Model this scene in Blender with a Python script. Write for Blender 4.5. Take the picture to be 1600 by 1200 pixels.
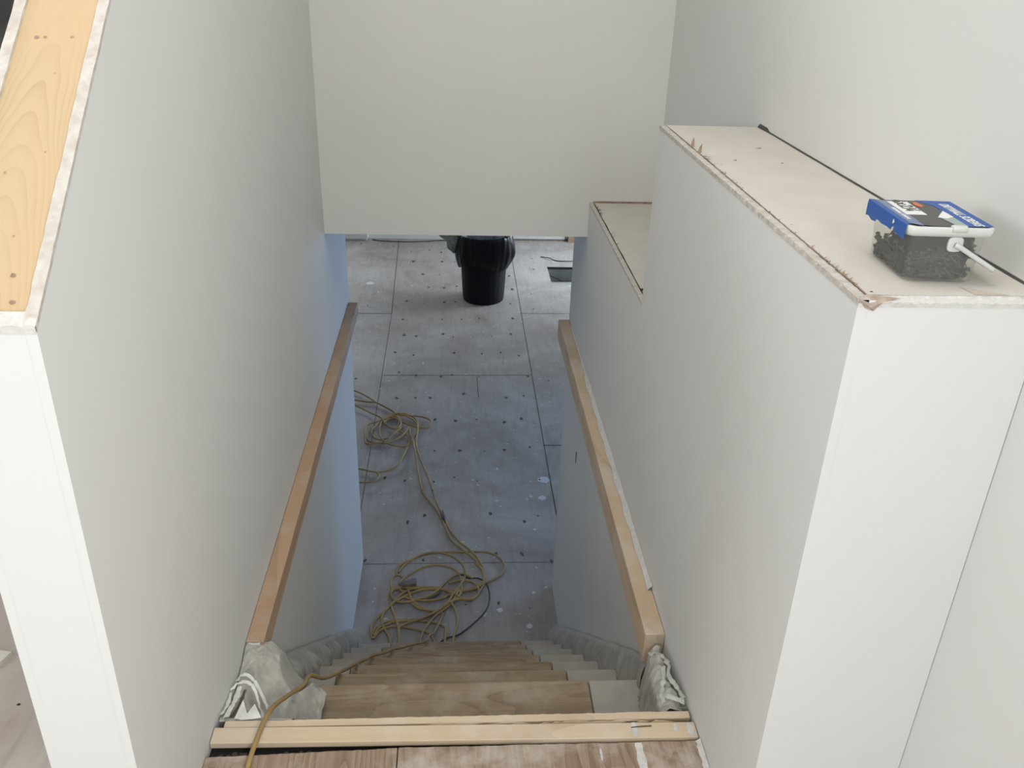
import bpy, bmesh, math, random
from mathutils import Vector, Matrix, noise
random.seed(7)
S = bpy.context.scene
for o in list(bpy.data.objects): bpy.data.objects.remove(o)
PI = math.pi

# ---------------------------------------------------------------- camera
cd = bpy.data.cameras.new('camera'); cam = bpy.data.objects.new('camera', cd); S.collection.objects.link(cam)
cd.sensor_width = 36; cd.lens = 1366.1468/1600*36; cd.clip_start = .02
R_ = Vector((0.99790633, -0.05715203, 0.03027543)); U_ = Vector((-0.00162856, 0.4457578, 0.89515213)); F_ = Vector((0.06465527, 0.89332728, -0.44473146))
m = Matrix((R_, U_, -F_)).transposed().to_4x4(); m.translation = Vector((0.49417174, 0, 1.45162947)); cam.matrix_world = m
S.camera = cam
# ---------------------------------------------------------------- world, light, exposure
w = bpy.data.worlds.new('sky'); S.world = w; w.use_nodes = True
nt = w.node_tree; bg = nt.nodes['Background']; bg.inputs[0].default_value = (.62, .78, 1, 1); bg.inputs[1].default_value = 1.0
S.view_settings.view_transform = 'Standard'; S.view_settings.look = 'None'; S.view_settings.gamma = 1
S.view_settings.use_curve_mapping = False; S.view_settings.exposure = 0.10
def area(name, loc, aim, sx, sy, power, col, spread=PI):
    l = bpy.data.lights.new(name, 'AREA'); l.shape = 'RECTANGLE'; l.size = sx; l.size_y = sy; l.energy = power; l.color = col; l.spread = spread
    o = bpy.data.objects.new(name, l); S.collection.objects.link(o); o.location = loc
    o.rotation_euler = (Vector(aim)-Vector(loc)).to_track_quat('-Z', 'Y').to_euler()
    return o
# daylight coming through the windows of the upper hall and of the lower room, plus two added fill lamps
area('daylight_front_window', (-1.35, -2.86, 1.75), (-1.35, 3, 1.45), 1.7, 1.3, 38, (1, .99, .975))
area('daylight_side_window', (-3.02, 0.4, 1.9), (0, .6, 1.6), 1.5, 1.1, 31, (1, .985, .955))
area('daylight_hall_right', (.5, -2.86, 1.9), (.5, 3, 1.5), 1.0, 1.0, 3, (.97, .985, 1))
area('fill_right', (1.2, -.95, 1.75), (-.6, .3, 1.2), 1.0, 1.1, 46, (1, .995, .975))  # added fill from behind right, brightens the left stair wall
area('fill_overhead', (.35, 1.6, 2.93), (.35, 1.8, 0), 1.2, 1.6, 27, (1, .985, .96))  # added overhead fill below the closed ceiling, no opening above it
area('daylight_lower_right', (3.12, 8.55, -.45), (-.5, 8.3, -1.5), 1.4, .9, 50, (.82, .91, 1), 2.2)
area('daylight_lower_far', (-1.5, 9.55, -.05), (-.8, 7.2, -1.5), 1.3, .9, 14, (.90, .95, 1), 2.4)
area('daylight_lower_near', (3.12, 5.3, -.3), (0, 3.6, -.8), 1.4, 1.0, 13, (.28, .53, 1), 2.2)

# ---------------------------------------------------------------- materials
def mat(name): 
    m = bpy.data.materials.new(name); m.use_nodes = True
    return m, m.node_tree, m.node_tree.nodes['Principled BSDF']
def ramp(nt, fac, stops):
    r = nt.nodes.new('ShaderNodeValToRGB'); e = r.color_ramp.elements
    while len(e) < len(stops): e.new(.5)
    for el, (p, c) in zip(e, stops): el.position = p; el.color = (*c, 1)
    nt.links.new(fac, r.inputs[0]); return r.outputs[0]
def coords(nt, scale=(1, 1, 1), kind='Object'):
    t = nt.nodes.new('ShaderNodeTexCoord'); mp = nt.nodes.new('ShaderNodeMapping'); mp.inputs['Scale'].default_value = scale
    nt.links.new(t.outputs[kind], mp.inputs[0]); return mp.outputs[0]
def nz(nt, vec, scale, detail=4, rough=.55, dist=0):
    n = nt.nodes.new('ShaderNodeTexNoise'); n.inputs['Scale'].default_value = scale; n.inputs['Detail'].default_value = detail
    n.inputs['Roughness'].default_value = rough; n.inputs['Distortion'].default_value = dist
    nt.links.new(vec, n.inputs['Vector']); return n.outputs[0]
def mixc(nt, fac, a, b, mode='MIX'):
    x = nt.nodes.new('ShaderNodeMix'); x.data_type = 'RGBA'; x.blend_type = mode
    if isinstance(fac, (int, float)): x.inputs[0].default_value = fac
    else: nt.links.new(fac, x.inputs[0])
    for i, v in ((6, a), (7, b)):
        if isinstance(v, tuple): x.inputs[i].default_value = (*v, 1)
        else: nt.links.new(v, x.inputs[i])
    return x.outputs[2]
def mth(nt, op, a, b=None):
    x = nt.nodes.new('ShaderNodeMath'); x.operation = op
    for i, v in ((0, a), (1, b)):
        if v is None: continue
        if isinstance(v, (int, float)): x.inputs[i].default_value = v
        else: nt.links.new(v, x.inputs[i])
    return x.outputs[0]
def bump(nt, b, h, strength, dist=.01):
    n = nt.nodes.new('ShaderNodeBump'); n.inputs['Strength'].default_value = strength; n.inputs['Distance'].default_value = dist
    nt.links.new(h, n.inputs['Height']); nt.links.new(n.outputs[0], b.inputs['Normal'])
def simple(name, c, rough=.6, metal=0, var=0, scale=20, c2=None, bmp=0, stretch=(1, 1, 1)):
    m, nt, b = mat(name); b.inputs['Roughness'].default_value = rough; b.inputs['Metallic'].default_value = metal
    v = coords(nt, stretch); n = nz(nt, v, scale, 5)
    c2 = c2 or tuple(x*(1-var) for x in c)
    nt.links.new(ramp(nt, n, [(.3, c2), (.7, c)]), b.inputs['Base Color'])
    if bmp: bump(nt, b, n, bmp)
    return m
def paint(name, c):
    m, nt, b = mat(name); b.inputs['Roughness'].default_value = .75
    v = coords(nt); n = nz(nt, v, 1.3, 3); f = nz(nt, v, 90, 3)
    nt.links.new(ramp(nt, n, [(.3, tuple(x*.965 for x in c)), (.7, c)]), b.inputs['Base Color']); bump(nt, b, f, .05, .002)
    return m
def wood(name, light, dark, axis='X', bands=7, fine=.35, rough=.6, scale=3.2, pale=None, palef=.6):
    m, nt, b = mat(name); b.inputs['Roughness'].default_value = rough
    st = {'X': (.16, 1, 1), 'Y': (1, .16, 1)}[axis]
    v = coords(nt, st); n = nz(nt, v, scale, 2, .4)
    g = mth(nt, 'FRACT', mth(nt, 'MULTIPLY', n, bands))
    g = mth(nt, 'POWER', g, 2.5)
    fs = {'X': (.04, 1, 1), 'Y': (1, .04, 1)}[axis]
    fn = nz(nt, coords(nt, fs), 130, 3)
    c = mixc(nt, mth(nt, 'MULTIPLY', g, .55), light, dark)
    c = mixc(nt, mth(nt, 'MULTIPLY', fn, fine), c, dark)
    if pale:
        p = nz(nt, coords(nt), 6, 5, .65)
        pf = ramp(nt, p, [(.48, (0, 0, 0)), (.62, (palef,)*3)])
        c = mixc(nt, pf, c, pale)
    nt.links.new(c, b.inputs['Base Color']); bump(nt, b, fn, .12, .002)
    return m
def plastic_film(name, c, alpha, c2=None):
    m, nt, b = mat(name); b.inputs['Roughness'].default_value = .32
    v = coords(nt); n = nz(nt, v, 25, 5)
    nt.links.new(ramp(nt, n, [(.35, c2 or tuple(x*.75 for x in c)), (.65, c)]), b.inputs['Base Color'])
    tr = nt.nodes.new('ShaderNodeBsdfTransparent'); mx = nt.nodes.new('ShaderNodeMixShader'); mx.inputs[0].default_value = alpha
    out = nt.nodes['Material Output']
    nt.links.new(tr.outputs[0], mx.inputs[1]); nt.links.new(b.outputs[0], mx.inputs[2]); nt.links.new(mx.outputs[0], out.inputs[0])
    b.inputs['Transmission Weight'].default_value = 0; bump(nt, b, nz(nt, v, 60, 3), .2, .002)
    return m
M = {}
M['paint'] = paint('wall_primer', (.70, .70, .68))
M['paint_far'] = paint('far_wall_primer', (.66, .655, .62))
M['gyp'] = simple('gypsum_edge', (.60, .575, .53), .9, 0, 0, 60, (.47, .42, .37), .4)
M['gypw'] = simple('joint_compound', (.66, .65, .62), .9, 0, .2, 60, None, .4)
M['paper'] = simple('drywall_paper', (.62, .585, .53), .85, 0, 0, 9, (.565, .53, .475), .1)
M['tear'] = simple('torn_brown_paper', (.42, .29, .20), .9, 0, .5, 60)
M['seam'] = simple('seam_dark', (.07, .065, .06), .95)
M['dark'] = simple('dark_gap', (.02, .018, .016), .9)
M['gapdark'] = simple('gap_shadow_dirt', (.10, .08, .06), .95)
def cathedral():
    m, nt, b = mat('pine_plate'); b.inputs['Roughness'].default_value = .6
    t = nt.nodes.new('ShaderNodeTexCoord'); sp = nt.nodes.new('ShaderNodeSeparateXYZ'); nt.links.new(t.outputs['Object'], sp.inputs[0])
    n1 = nz(nt, coords(nt, (.5, 1, 1)), 7, 2, .4); yy = mth(nt, 'ADD', sp.outputs[1], mth(nt, 'MULTIPLY', mth(nt, 'SUBTRACT', n1, .5), .035))
    yy = mth(nt, 'SUBTRACT', yy, .004)
    arch = mth(nt, 'ADD', mth(nt, 'ADD', sp.outputs[0], mth(nt, 'MULTIPLY', mth(nt, 'MULTIPLY', yy, yy), 95)), mth(nt, 'MULTIPLY', n1, .10))
    n3 = nz(nt, coords(nt, (.6, .6, .6)), 9, 2)
    g = mth(nt, 'FRACT', mth(nt, 'MULTIPLY', arch, mth(nt, 'ADD', 15, mth(nt, 'MULTIPLY', n3, 8))))
    g = mth(nt, 'POWER', g, 3.5)
    vis = ramp(nt, nz(nt, coords(nt, (1, 1, 1)), 5, 2), [(.38, (.08,)*3), (.62, (.42,)*3)])
    fn = nz(nt, coords(nt, (.04, 1, 1)), 130, 3)
    c = mixc(nt, mth(nt, 'MULTIPLY', g, vis), (.53, .41, .245), (.34, .225, .115))
    c = mixc(nt, mth(nt, 'MULTIPLY', fn, .22), c, (.42, .29, .16))
    c = mixc(nt, ramp(nt, nz(nt, coords(nt, (.3, 1, 1)), 10, 3), [(.45, (0,)*3), (.7, (.5,)*3)]), c, (.56, .37, .21))
    nt.links.new(c, b.inputs['Base Color']); bump(nt, b, fn, .1, .002); return m
M['pine'] = cathedral()
M['pine_pale'] = wood('pine_strip', (.66, .54, .385), (.44, .32, .20), 'X', 8, .45, .6, 4, (.66, .60, .52), .4)
M['rail_l'] = wood('orange_pine', (.50, .335, .215), (.36, .225, .135), 'Y', 6, .35, .65, 4, (.50, .42, .33), .5)
M['rail_r'] = wood('tan_pine', (.60, .46, .315), (.42, .30, .19), 'Y', 6, .35, .65, 4, (.64, .58, .50), .5)
M['tread'] = wood('dusty_oak_tread', (.39, .305, .205), (.17, .115, .065), 'X', 14, .85, .65, 8, (.44, .39, .32), .45)
M['tread_end'] = simple('dusty_grey_tread_end', (.42, .39, .35), .8, 0, .2, 14, None, .1)
M['riser'] = simple('grey_riser', (.40, .38, .35), .8, 0, .2, 14)
M['ply'] = wood('plaster_stained_plywood', (.43, .325, .24), (.12, .07, .035), 'Y', 16, .85, .75, 8, (.54, .48, .42), .6)
M['ply2'] = wood('greyer_plywood', (.48, .38, .31), (.30, .21, .16), 'Y', 7, .5, .75, 4, (.58, .53, .48), .8)
M['film'] = plastic_film('dusty_plastic_film', (.56, .55, .495), .80, (.42, .41, .365))
M['film_thin'] = plastic_film('thin_plastic_film', (.66, .66, .60), .55)
M['film_white'] = plastic_film('white_plastic_folds', (.85, .85, .80), .9)
M['cord'] = simple('yellow_cord_jacket', (.42, .28, .09), .5, 0, 0, 9, (.25, .175, .085))
M['cordb'] = simple('dark_cord_jacket', (.05, .045, .04), .5)
M['plug'] = simple('grey_plug_plastic', (.16, .15, .14), .5)
M['bin'] = simple('dark_navy_plastic', (.006, .007, .011), .6, 0, .3, 5)
M['bag'] = simple('black_bag_film', (.006, .006, .008), .3, 0, .3, 10, None, .3)
M['baglin'] = simple('silvery_bag_inside', (.42, .46, .54), .25, 0, .5, 16, None, .5)
M['bagrey'] = plastic_film('grey_clear_film', (.40, .42, .38), .8)
M['metal'] = simple('duct_metal', (.33, .36, .33), .5, .4, .3, 12)
M['board'] = simple('white_baseboard', (.62, .62, .60), .6, 0, .1, 8)
def floor_mat(name, c1, c2, c3, axis='Y'):
    m, nt, b = mat(name); b.inputs['Roughness'].default_value = .52
    v = coords(nt); n1 = nz(nt, v, 1.6, 6, .65, .6); n2 = nz(nt, v, 9, 6, .7)
    g = nz(nt, coords(nt, (1, .12, 1) if axis == 'Y' else (.12, 1, 1)), 32, 4, .6, .8)
    c = ramp(nt, n1, [(.32, c1), (.5, c2), (.68, c3)])
    c = mixc(nt, ramp(nt, n2, [(.42, (0, 0, 0)), (.75, (.35,)*3)]), c, c3)
    c = mixc(nt, ramp(nt, g, [(.50, (0, 0, 0)), (.66, (.22,)*3)]), c, tuple(x*.55 for x in c1))
    sp = nz(nt, v, 26, 2, .5)
    c = mixc(nt, ramp(nt, sp, [(.70, (0, 0, 0)), (.74, (.8,)*3)]), c, (.62, .62, .62))
    nt.links.new(c, b.inputs['Base Color']); bump(nt, b, g, .08, .002); return m
M['floor_low'] = floor_mat('dusty_grey_subfloor', (.25, .22, .20), (.33, .305, .285), (.42, .40, .385))
M['floor_up'] = floor_mat('dusty_beige_subfloor', (.34, .29, .26), (.42, .37, .33), (.50, .46, .42))
M['spot'] = simple('screw_dimple', (.09, .08, .07), .8)
for q in ('bin', 'bag'): M[q].node_tree.nodes['Principled BSDF'].inputs['Specular IOR Level'].default_value = .22
M['film_grey'] = plastic_film('creased_grey_folds', (.62, .62, .56), .85)
M['splat'] = simple('plaster_splat', (.56, .57, .58), .8)

# ---------------------------------------------------------------- mesh helpers
class MB:
    def __init__(s): s.v = []; s.f = []; s.m = []; s.sm = []
    def add(s, vs, fs, mi=0, smooth=False):
        b = len(s.v); s.v += [tuple(v) for v in vs]; s.f += [tuple(b+i for i in f) for f in fs]; s.m += [mi]*len(fs); s.sm += [smooth]*len(fs)
    def box(s, x0, x1, y0, y1, z0, z1, mi=0):
        s.add([(x, y, z) for x in (x0, x1) for y in (y0, y1) for z in (z0, z1)],
              [(0, 1, 3, 2), (4, 6, 7, 5), (0, 4, 5, 1), (2, 3, 7, 6), (0, 2, 6, 4), (1, 5, 7, 3)], mi)
    def prism(s, poly, x0, x1, mi=0):      # polygon in the Y-Z plane extruded along X
        n = len(poly); s.add([(x0, y, z) for y, z in poly]+[(x1, y, z) for y, z in poly],
              [tuple(range(n)), tuple(range(2*n-1, n-1, -1))]+[(i, n+i, n+(i+1) % n, (i+1) % n) for i in range(n)], mi)
    def disc(s, x, y, z, r, mi=0, n=9, jit=0, sy=1):
        s.add([(x+r*(1+jit*random.uniform(-1, 1))*math.cos(a*2*PI/n), y+sy*r*(1+jit*random.uniform(-1, 1))*math.sin(a*2*PI/n), z) for a in range(n)], [tuple(range(n))], mi)
    def tube(s, pts, r, mi=0, n=8, caps=True):
        pts = [Vector(p) for p in pts]; up = Vector((0, 0, 1)); rings = []
        for i, p in enumerate(pts):
            t = (pts[min(i+1, len(pts)-1)]-pts[max(i-1, 0)]).normalized()
            a = t.cross(up); a = a.normalized() if a.length > 1e-4 else Vector((1, 0, 0)); c = a.cross(t)
            rr = r[i] if isinstance(r, list) else r
            rings.append([p+rr*(math.cos(k*2*PI/n)*a+math.sin(k*2*PI/n)*c) for k in range(n)])
        vs = [v for q in rings for v in q]
        fs = [(i*n+k, i*n+(k+1) % n, (i+1)*n+(k+1) % n, (i+1)*n+k) for i in range(len(pts)-1) for k in range(n)]
        if caps: fs += [tuple(range(n)), tuple(reversed(range((len(pts)-1)*n, len(pts)*n)))]
        s.add(vs, fs, mi, True)
    def grid(s, fn, nu, nv, mi=0, smooth=True, closed=False):
        vs = [fn(i/nu, j/nv) for i in range(nu+1) for j in range(nv+1)]
        fs = [(i*(nv+1)+j, (i+1)*(nv+1)+j, (i+1)*(nv+1)+j+1, i*(nv+1)+j+1) for i in range(nu) for j in range(nv)]
        s.add(vs, fs, mi, smooth)
    def lathe(s, cx, cy, prof, mi=0, n=48, fn=None):
        vs = []
        for k in range(n):
            a = k*2*PI/n
            for r, z in prof:
                q = fn(a, r, z) if fn else (r, z)
                vs.append((cx+q[0]*math.cos(a), cy+q[0]*math.sin(a), q[1]))
        L = len(prof)
        s.add(vs, [(k*L+j, ((k+1) % n)*L+j, ((k+1) % n)*L+j+1, k*L+j+1) for k in range(n) for j in range(L-1)], mi, True)
    def build(s, name, mats, parent=None, loc=(0, 0, 0), bevel=0, normals=True):
        me = bpy.data.meshes.new(name); me.from_pydata(s.v, [], s.f)
        if not isinstance(mats, (list, tuple)): mats = [mats]
        for q in mats: me.materials.append(q)
        for p, i, k in zip(me.polygons, s.m, s.sm): p.material_index = i; p.use_smooth = k
        if normals:
            bm = bmesh.new(); bm.from_mesh(me); bmesh.ops.recalc_face_normals(bm, faces=bm.faces); bm.to_mesh(me); bm.free()
        o = bpy.data.objects.new(name, me); S.collection.objects.link(o); o.location = loc
        if parent: o.parent = parent
        if bevel:
            b = o.modifiers.new('bevel', 'BEVEL'); b.width = bevel; b.segments = 2; b.limit_method = 'ANGLE'
        return o
def tag(o, label, cat, group=None, kind=None):
    o['label'] = label; o['category'] = cat
    if group: o['group'] = group
    if kind: o['kind'] = kind
    return o
def struct(o): o['kind'] = 'structure'; return o
def thing(name, label, cat, loc=(0, 0, 0), rz=0, group=None):
    o = bpy.data.objects.new(name, None); S.collection.objects.link(o); o.location = loc; o.rotation_euler = (0, 0, rz); o.empty_display_size = .05
    return tag(o, label, cat, group)
def spline(pts, sub=6):
    pts = [Vector(p) for p in pts]; out = []
    for i in range(len(pts)-1):
        a, b, c, d = pts[max(i-1, 0)], pts[i], pts[i+1], pts[min(i+2, len(pts)-1)]
        for k in range(sub):
            t = k/sub; out.append(.5*((2*b)+(c-a)*t+(2*a-5*b+4*c-d)*t*t+(3*b-a-3*c+d)*t**3))
    return out+[pts[-1]]
def fbm(x, y, z=0, s=1.0): return noise.fractal(Vector((x*s, y*s, z*s+3.7)), 1.0, 2.1, 4)
def rnoise(x, y, z=0, s=1.0): return 1-2*abs(noise.noise(Vector((x*s, y*s, z*s))))

# ---------------------------------------------------------------- dimensions (metres, z=0 is the upper landing)
YN = .9836; ZT = 1.0385; SL = .8137; D = 3.2362; ZB = .4722; YA = 2.2032; ZL = 1.0731; XB = 1.2506; Z2 = .605; YNR = 1.0031
ZF = -1.52; YL = 3.84; YR = 3.60; YF = 9.66; CEIL = 2.95; TH = .128
RISE = .19; RUN = .229; Y0 = 1.398
# ================================================================ SETTING
# lower floor, with its hole, joints, screw dimples and plaster spots in one mesh
mb = MB(); HX0, HX1, HY0, HY1 = 1.452, 2.02, 8.22, 8.73
X0, X1, YS = -3.2, 3.2, 3.0
mb.add([(x, y, ZF) for x, y in ((X0, YS), (X1, YS), (X1, HY0), (X0, HY0), (X0, HY1), (X1, HY1), (X1, YF+.1), (X0, YF+.1), (HX0, HY0), (HX0, HY1), (HX1, HY0), (HX1, HY1))],
       [(0, 1, 2, 10, 8, 3), (3, 8, 9, 4), (10, 2, 5, 11), (4, 9, 11, 5, 6, 7)])
mb.box(X0, X1, YS, YF, ZF-.30, ZF-.26, 1)
def joint(x0, y0, x1, y1, w_=.0035, z=ZF+.0006):
    dx, dy = x1-x0, y1-y0; L = math.hypot(dx, dy); nx, ny = -dy/L*w_/2, dx/L*w_/2
    mb.add([(x0+nx, y0+ny, z), (x1+nx, y1+ny, z), (x1-nx, y1-ny, z), (x0-nx, y0-ny, z)], [(0, 1, 2, 3)], 1)
joint(-.145, 9.62, -.08, 7.39, .007); joint(-.08, 7.39, -.05, 3.1, .004)
joint(1.10, 9.62, 1.088, 4.7, .006); joint(1.088, 4.7, 1.095, 3.0, .008)
joint(-.055, 6.115, 1.092, 6.125, .007); joint(-.05, 3.80, 1.09, 3.80, .004)
joint(-1.4, 7.38, -.08, 7.39, .013); joint(1.085, 7.415, 2.4, 7.425, .010)
joint(1.085, 5.045, 2.4, 5.06, .010); joint(.66, 6.11, .665, 5.75, .005)
rnd = random.Random(3)
for r in range(17):
    yy = 3.45+r*.385
    for c in range(7):
        xx = .02+c*.165+rnd.uniform(-.05, .05)
        if rnd.random() < .16: continue
        y2 = yy+rnd.uniform(-.05, .05)
        if y2 > 9.5: continue
        mb.disc(xx, y2, ZF+.0009, rnd.uniform(.005, .014)*(.7+.05*r), 1 if rnd.random() < .45 else 3, 9, .4, 1.6)
for r in range(16):
    for xx in (-.25, -.6, 1.25, 1.6):
        if rnd.random() < .5: continue
        mb.disc(xx+rnd.uniform(-.07, .07), 3.9+r*.37+rnd.uniform(-.1, .1), ZF+.0009, rnd.uniform(.006, .012), 3, 8, .35, 1.5)
for (x, y, r) in ((1.05, 4.62, .045), (1.02, 4.42, .03), (.90, 3.55, .012), (.86, 3.3, .02), (-.34, 8.18, .05), (.95, 4.1, .012), (.08, 3.5, .008), (.72, 3.42, .02)):
    mb.disc(x, y, ZF+.0007, r*.8, 2, 22, .22)
floor = struct(mb.build('floor', [M['floor_low'], M['gapdark'], M['splat'], M['spot']], normals=False))
# lower room shell

mb = MB(); mb.box(-3.3, 3.3, D+.002, YF, .86, .96); struct(mb.build('ceiling_lower', M['paint']))
mb = MB(); mb.box(-3.3, -3.2, 3.6, YF, ZF, .86); struct(mb.build('wall_lower_left', M['paint']))
def window_wall(name, axis, c0, c1, a0, a1, z0, z1, holes):
    mb = MB(); holes = sorted(holes); prev = a0
    def B(p, q, r, s):
        if q-p < 1e-4 or s-r < 1e-4: return
        mb.box(c0, c1, p, q, r, s) if axis == 'x' else mb.box(p, q, c0, c1, r, s)
    for (p, q, r, s) in holes: B(prev, p, z0, z1); B(p, q, z0, r); B(p, q, s, z1); prev = q
    B(prev, a1, z0, z1); return struct(mb.build(name, M['paint']))
def window_frame(i, axis, c, p, q, r, s):
    mb = MB(); t = .045
    def B(a, b, e, f):
        mb.box(c-.03, c+.03, a, b, e, f) if axis == 'x' else mb.box(a, b, c-.03, c+.03, e, f)
    B(p, p+t, r, s); B(q-t, q, r, s); B(p, q, r, r+t); B(p, q, s-t, s); B((p+q)/2-.02, (p+q)/2+.02, r, s)
    struct(mb.build('window_%d' % i, M['board'], bevel=.004))
window_wall('wall_lower_far', 'y', YF, YF+.12, -3.3, 3.3, ZF, 1.0, [(-2.2, -.8, -.55, .45)])
window_frame(7, 'y', YF+.06, -2.2, -.8, -.55, .45)
window_wall('wall_lower_right', 'x', 3.2, 3.3, 3.4, YF, ZF, .86, [(4.5, 6.1, -.9, .3), (7.75, 9.35, -1.0, .15)])
window_frame(1, 'x', 3.25, 4.5, 6.1, -.9, .3); window_frame(2, 'x', 3.25, 7.75, 9.35, -1.0, .15)
mb = MB(); mb.box(-3.3, -TH, 3.72, 3.84, ZF, .86); struct(mb.build('wall_lower_near_left', M['paint']))
mb = MB(); mb.box(XB, 3.3, YR-.12, YR, ZF, .86); struct(mb.build('wall_lower_near_right', M['paint']))
# wall left of the stair: thick sheets either side of the framing, sloping top
topl = lambda y: ZT+SL*(y-YN)
mb = MB(); YT = D+.12
poly = lambda dz, ys: [(ys, ZF), (ys, topl(ys)+dz), (YT, topl(YT)+dz), (YT, ZB+.12), (YL, ZB+.12), (YL, ZF)]
mb.prism(poly(-.044, YN+.014), -TH+.014, -.014)
mb.prism(poly(-.0025, YN), -.014, 0); mb.prism(poly(-.0025, YN), -TH, -TH+.014)
mb.box(-TH+.0139, -.0139, YN, YN+.0142, ZF, ZT-.004)
def rough_lip(x0, x1, ya, yb, zfun, n, mi, jit_, th=.003, sx=True):
    # ragged-edged strip of exposed gypsum along a sheet's top edge
    prev = None; vs = []; fs = []; jit = jit_*.6
    for i in range(n+1):
        y = ya+(yb-ya)*i/n; j0 = random.uniform(-jit, jit); j1 = random.uniform(-jit*.3, jit*.3)
        z = zfun(y)+random.uniform(-.0006, .0006)
        vs += [(x0+(j0 if sx else j1), y, z+th), (x1+(j1 if sx else j0), y, z+th), (x0, y, z-.006), (x1, y, z-.006)]
    for i in range(n):
        a = i*4; b = a+4
        fs += [(a, b, b+1, a+1), (a, a+2, b+2, b), (a+1, b+1, b+3, a+3)]
    fs += [(0, 1, 3, 2), (n*4, n*4+2, n*4+3, n*4+1)]
    mb.add(vs, fs, mi)
rough_lip(-.0145, .0006, YN, 2.4, lambda y: topl(y)-.002, 130, 1, .0016, .0018, True)
rough_lip(-TH-.0006, -TH+.0145, YN, 2.4, lambda y: topl(y)-.002, 130, 1, .0016, .0018, False)
# end sheet top, plastered
vs = []; n = 26
for i in range(n+1):
    x = -TH+.0+(TH)*i/n; vs += [(x, YN-.0008-random.uniform(0, .0014), ZT-.001+random.uniform(-.002, .0015)), (x, YN+.0150, ZT-.001+.012), (x, YN-.0008, ZT-.012)]
fs = [(i*3, i*3+3, i*3+4, i*3+1) for i in range(n)]+[(i*3+2, i*3+5, i*3+3, i*3) for i in range(n)]
mb.add(vs, fs, 2)
struct(mb.build('wall_stair_left', [M['paint'], M['gyp'], M['gypw']]))
# hanging far wall over the bottom of the stair
mb = MB(); mb.box(-3.3, -1.95, D+.3, D+.42, 0, CEIL); mb.box(-.5, -TH-.001, D+.3, D+.42, 0, CEIL); mb.box(-1.95, -.5, D+.3, D+.42, 2.05, CEIL); mb.box(-TH, XB+.12, D, D+.12, Z2+.0, CEIL); mb.box(0.0005, .9995, D, D+.12, ZB, Z2)  # doorway at left added so the view past the left wall goes dark
struct(mb.build('wall_far', M['paint_far']))
mb = MB(); mb.box(-2.4, -.3, 6.4, 6.5, 0, 2.5); mb.box(-2.5, -2.4, D+.421, 6.5, 0, 2.5); mb.box(-.3, -.2, D+.421, 6.5, 0, 2.5); mb.box(-2.5, -.2, D+.421, 6.5, 2.5, 2.6); mb.box(-2.5, -.2, D+.3, 6.5, -.1, -.0)  # closed unlit room, added behind the doorway to keep it dark
struct(mb.build('wall_added_dark_room', M['paint']))
# right: stepped stair-side wall
mb = MB()
prof = [(YNR, ZF), (YNR, ZL-.002), (YA, ZL-.002), (YA, Z2-.002), (D-.001, Z2-.002), (D-.001, ZB+.12), (YR, ZB+.12), (YR, ZF)]
mb.prism(prof, 1.0, 1.014)
inner = [(YNR+.012, ZF), (YNR+.012, ZL-.014), (YA-.012, ZL-.014), (YA-.012, Z2-.014), (D-.001, Z2-.014), (D-.001, ZB+.12), (YR, ZB+.12), (YR, ZF)]
mb.prism(inner, 1.0139, XB-.001)
mb.box(1.0139, XB-.001, YNR, YNR+.0122, 0, ZL-.003); mb.box(1.0139, XB-.001, YA-.0122, YA, Z2-.01, ZL-.003)
rough_lip(.9994, 1.0135, YNR, YA, lambda y: ZL-.003, 150, 1, .0022, .0026, True)
rough_lip(.9994, 1.0135, YA, D-.002, lambda y: Z2-.003, 70, 1, .002, .0024, True)
vs = []; n = 60
for i in range(n+1):
    x = 1.0+(XB-1.001)*i/n; vs += [(x, YNR-.0007-random.uniform(0, .001), ZL-.004+random.uniform(-.003, .0)), (x, YNR+.0125, ZL-.0005+random.uniform(-.0005, .0005)), (x, YNR-.0006, ZL-.012)]
mb.add(vs, [(i*3, i*3+3, i*3+4, i*3+1) for i in range(n)]+[(i*3+2, i*3+5, i*3+3, i*3) for i in range(n)], 2)
struct(mb.build('wall_stair_right', [M['paint'], M['gyp'], M['gypw']]))
window_wall('wall_right', 'x', XB, XB+.12, -3.0, D, -.1, CEIL, [(-1.45, -.45, 1.2, 2.3)])
window_frame(6, 'x', XB+.08, -1.45, -.45, 1.2, 2.3)  # unseen window, added to go with the right fill lamp
window_wall('wall_back', 'y', -3.1, -3.0, -3.3, XB+.12, -.1, CEIL, [(-2.3, -.4, .95, 2.45), (-.05, 1.05, 1.3, 2.4)])
window_frame(3, 'y', -3.05, -2.3, -.4, .95, 2.45); window_frame(4, 'y', -3.05, -.05, 1.05, 1.3, 2.4)
window_wall('wall_left', 'x', -3.3, -3.2, -3.0, D+.42, -.1, CEIL, [(-.45, 1.25, 1.2, 2.5)])
window_frame(5, 'x', -3.25, -.45, 1.25, 1.2, 2.5)
mb = MB(); mb.box(-3.3, XB+.12, -3.1, D+.42, CEIL, CEIL+.1); struct(mb.build('ceiling', M['paint']))
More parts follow.
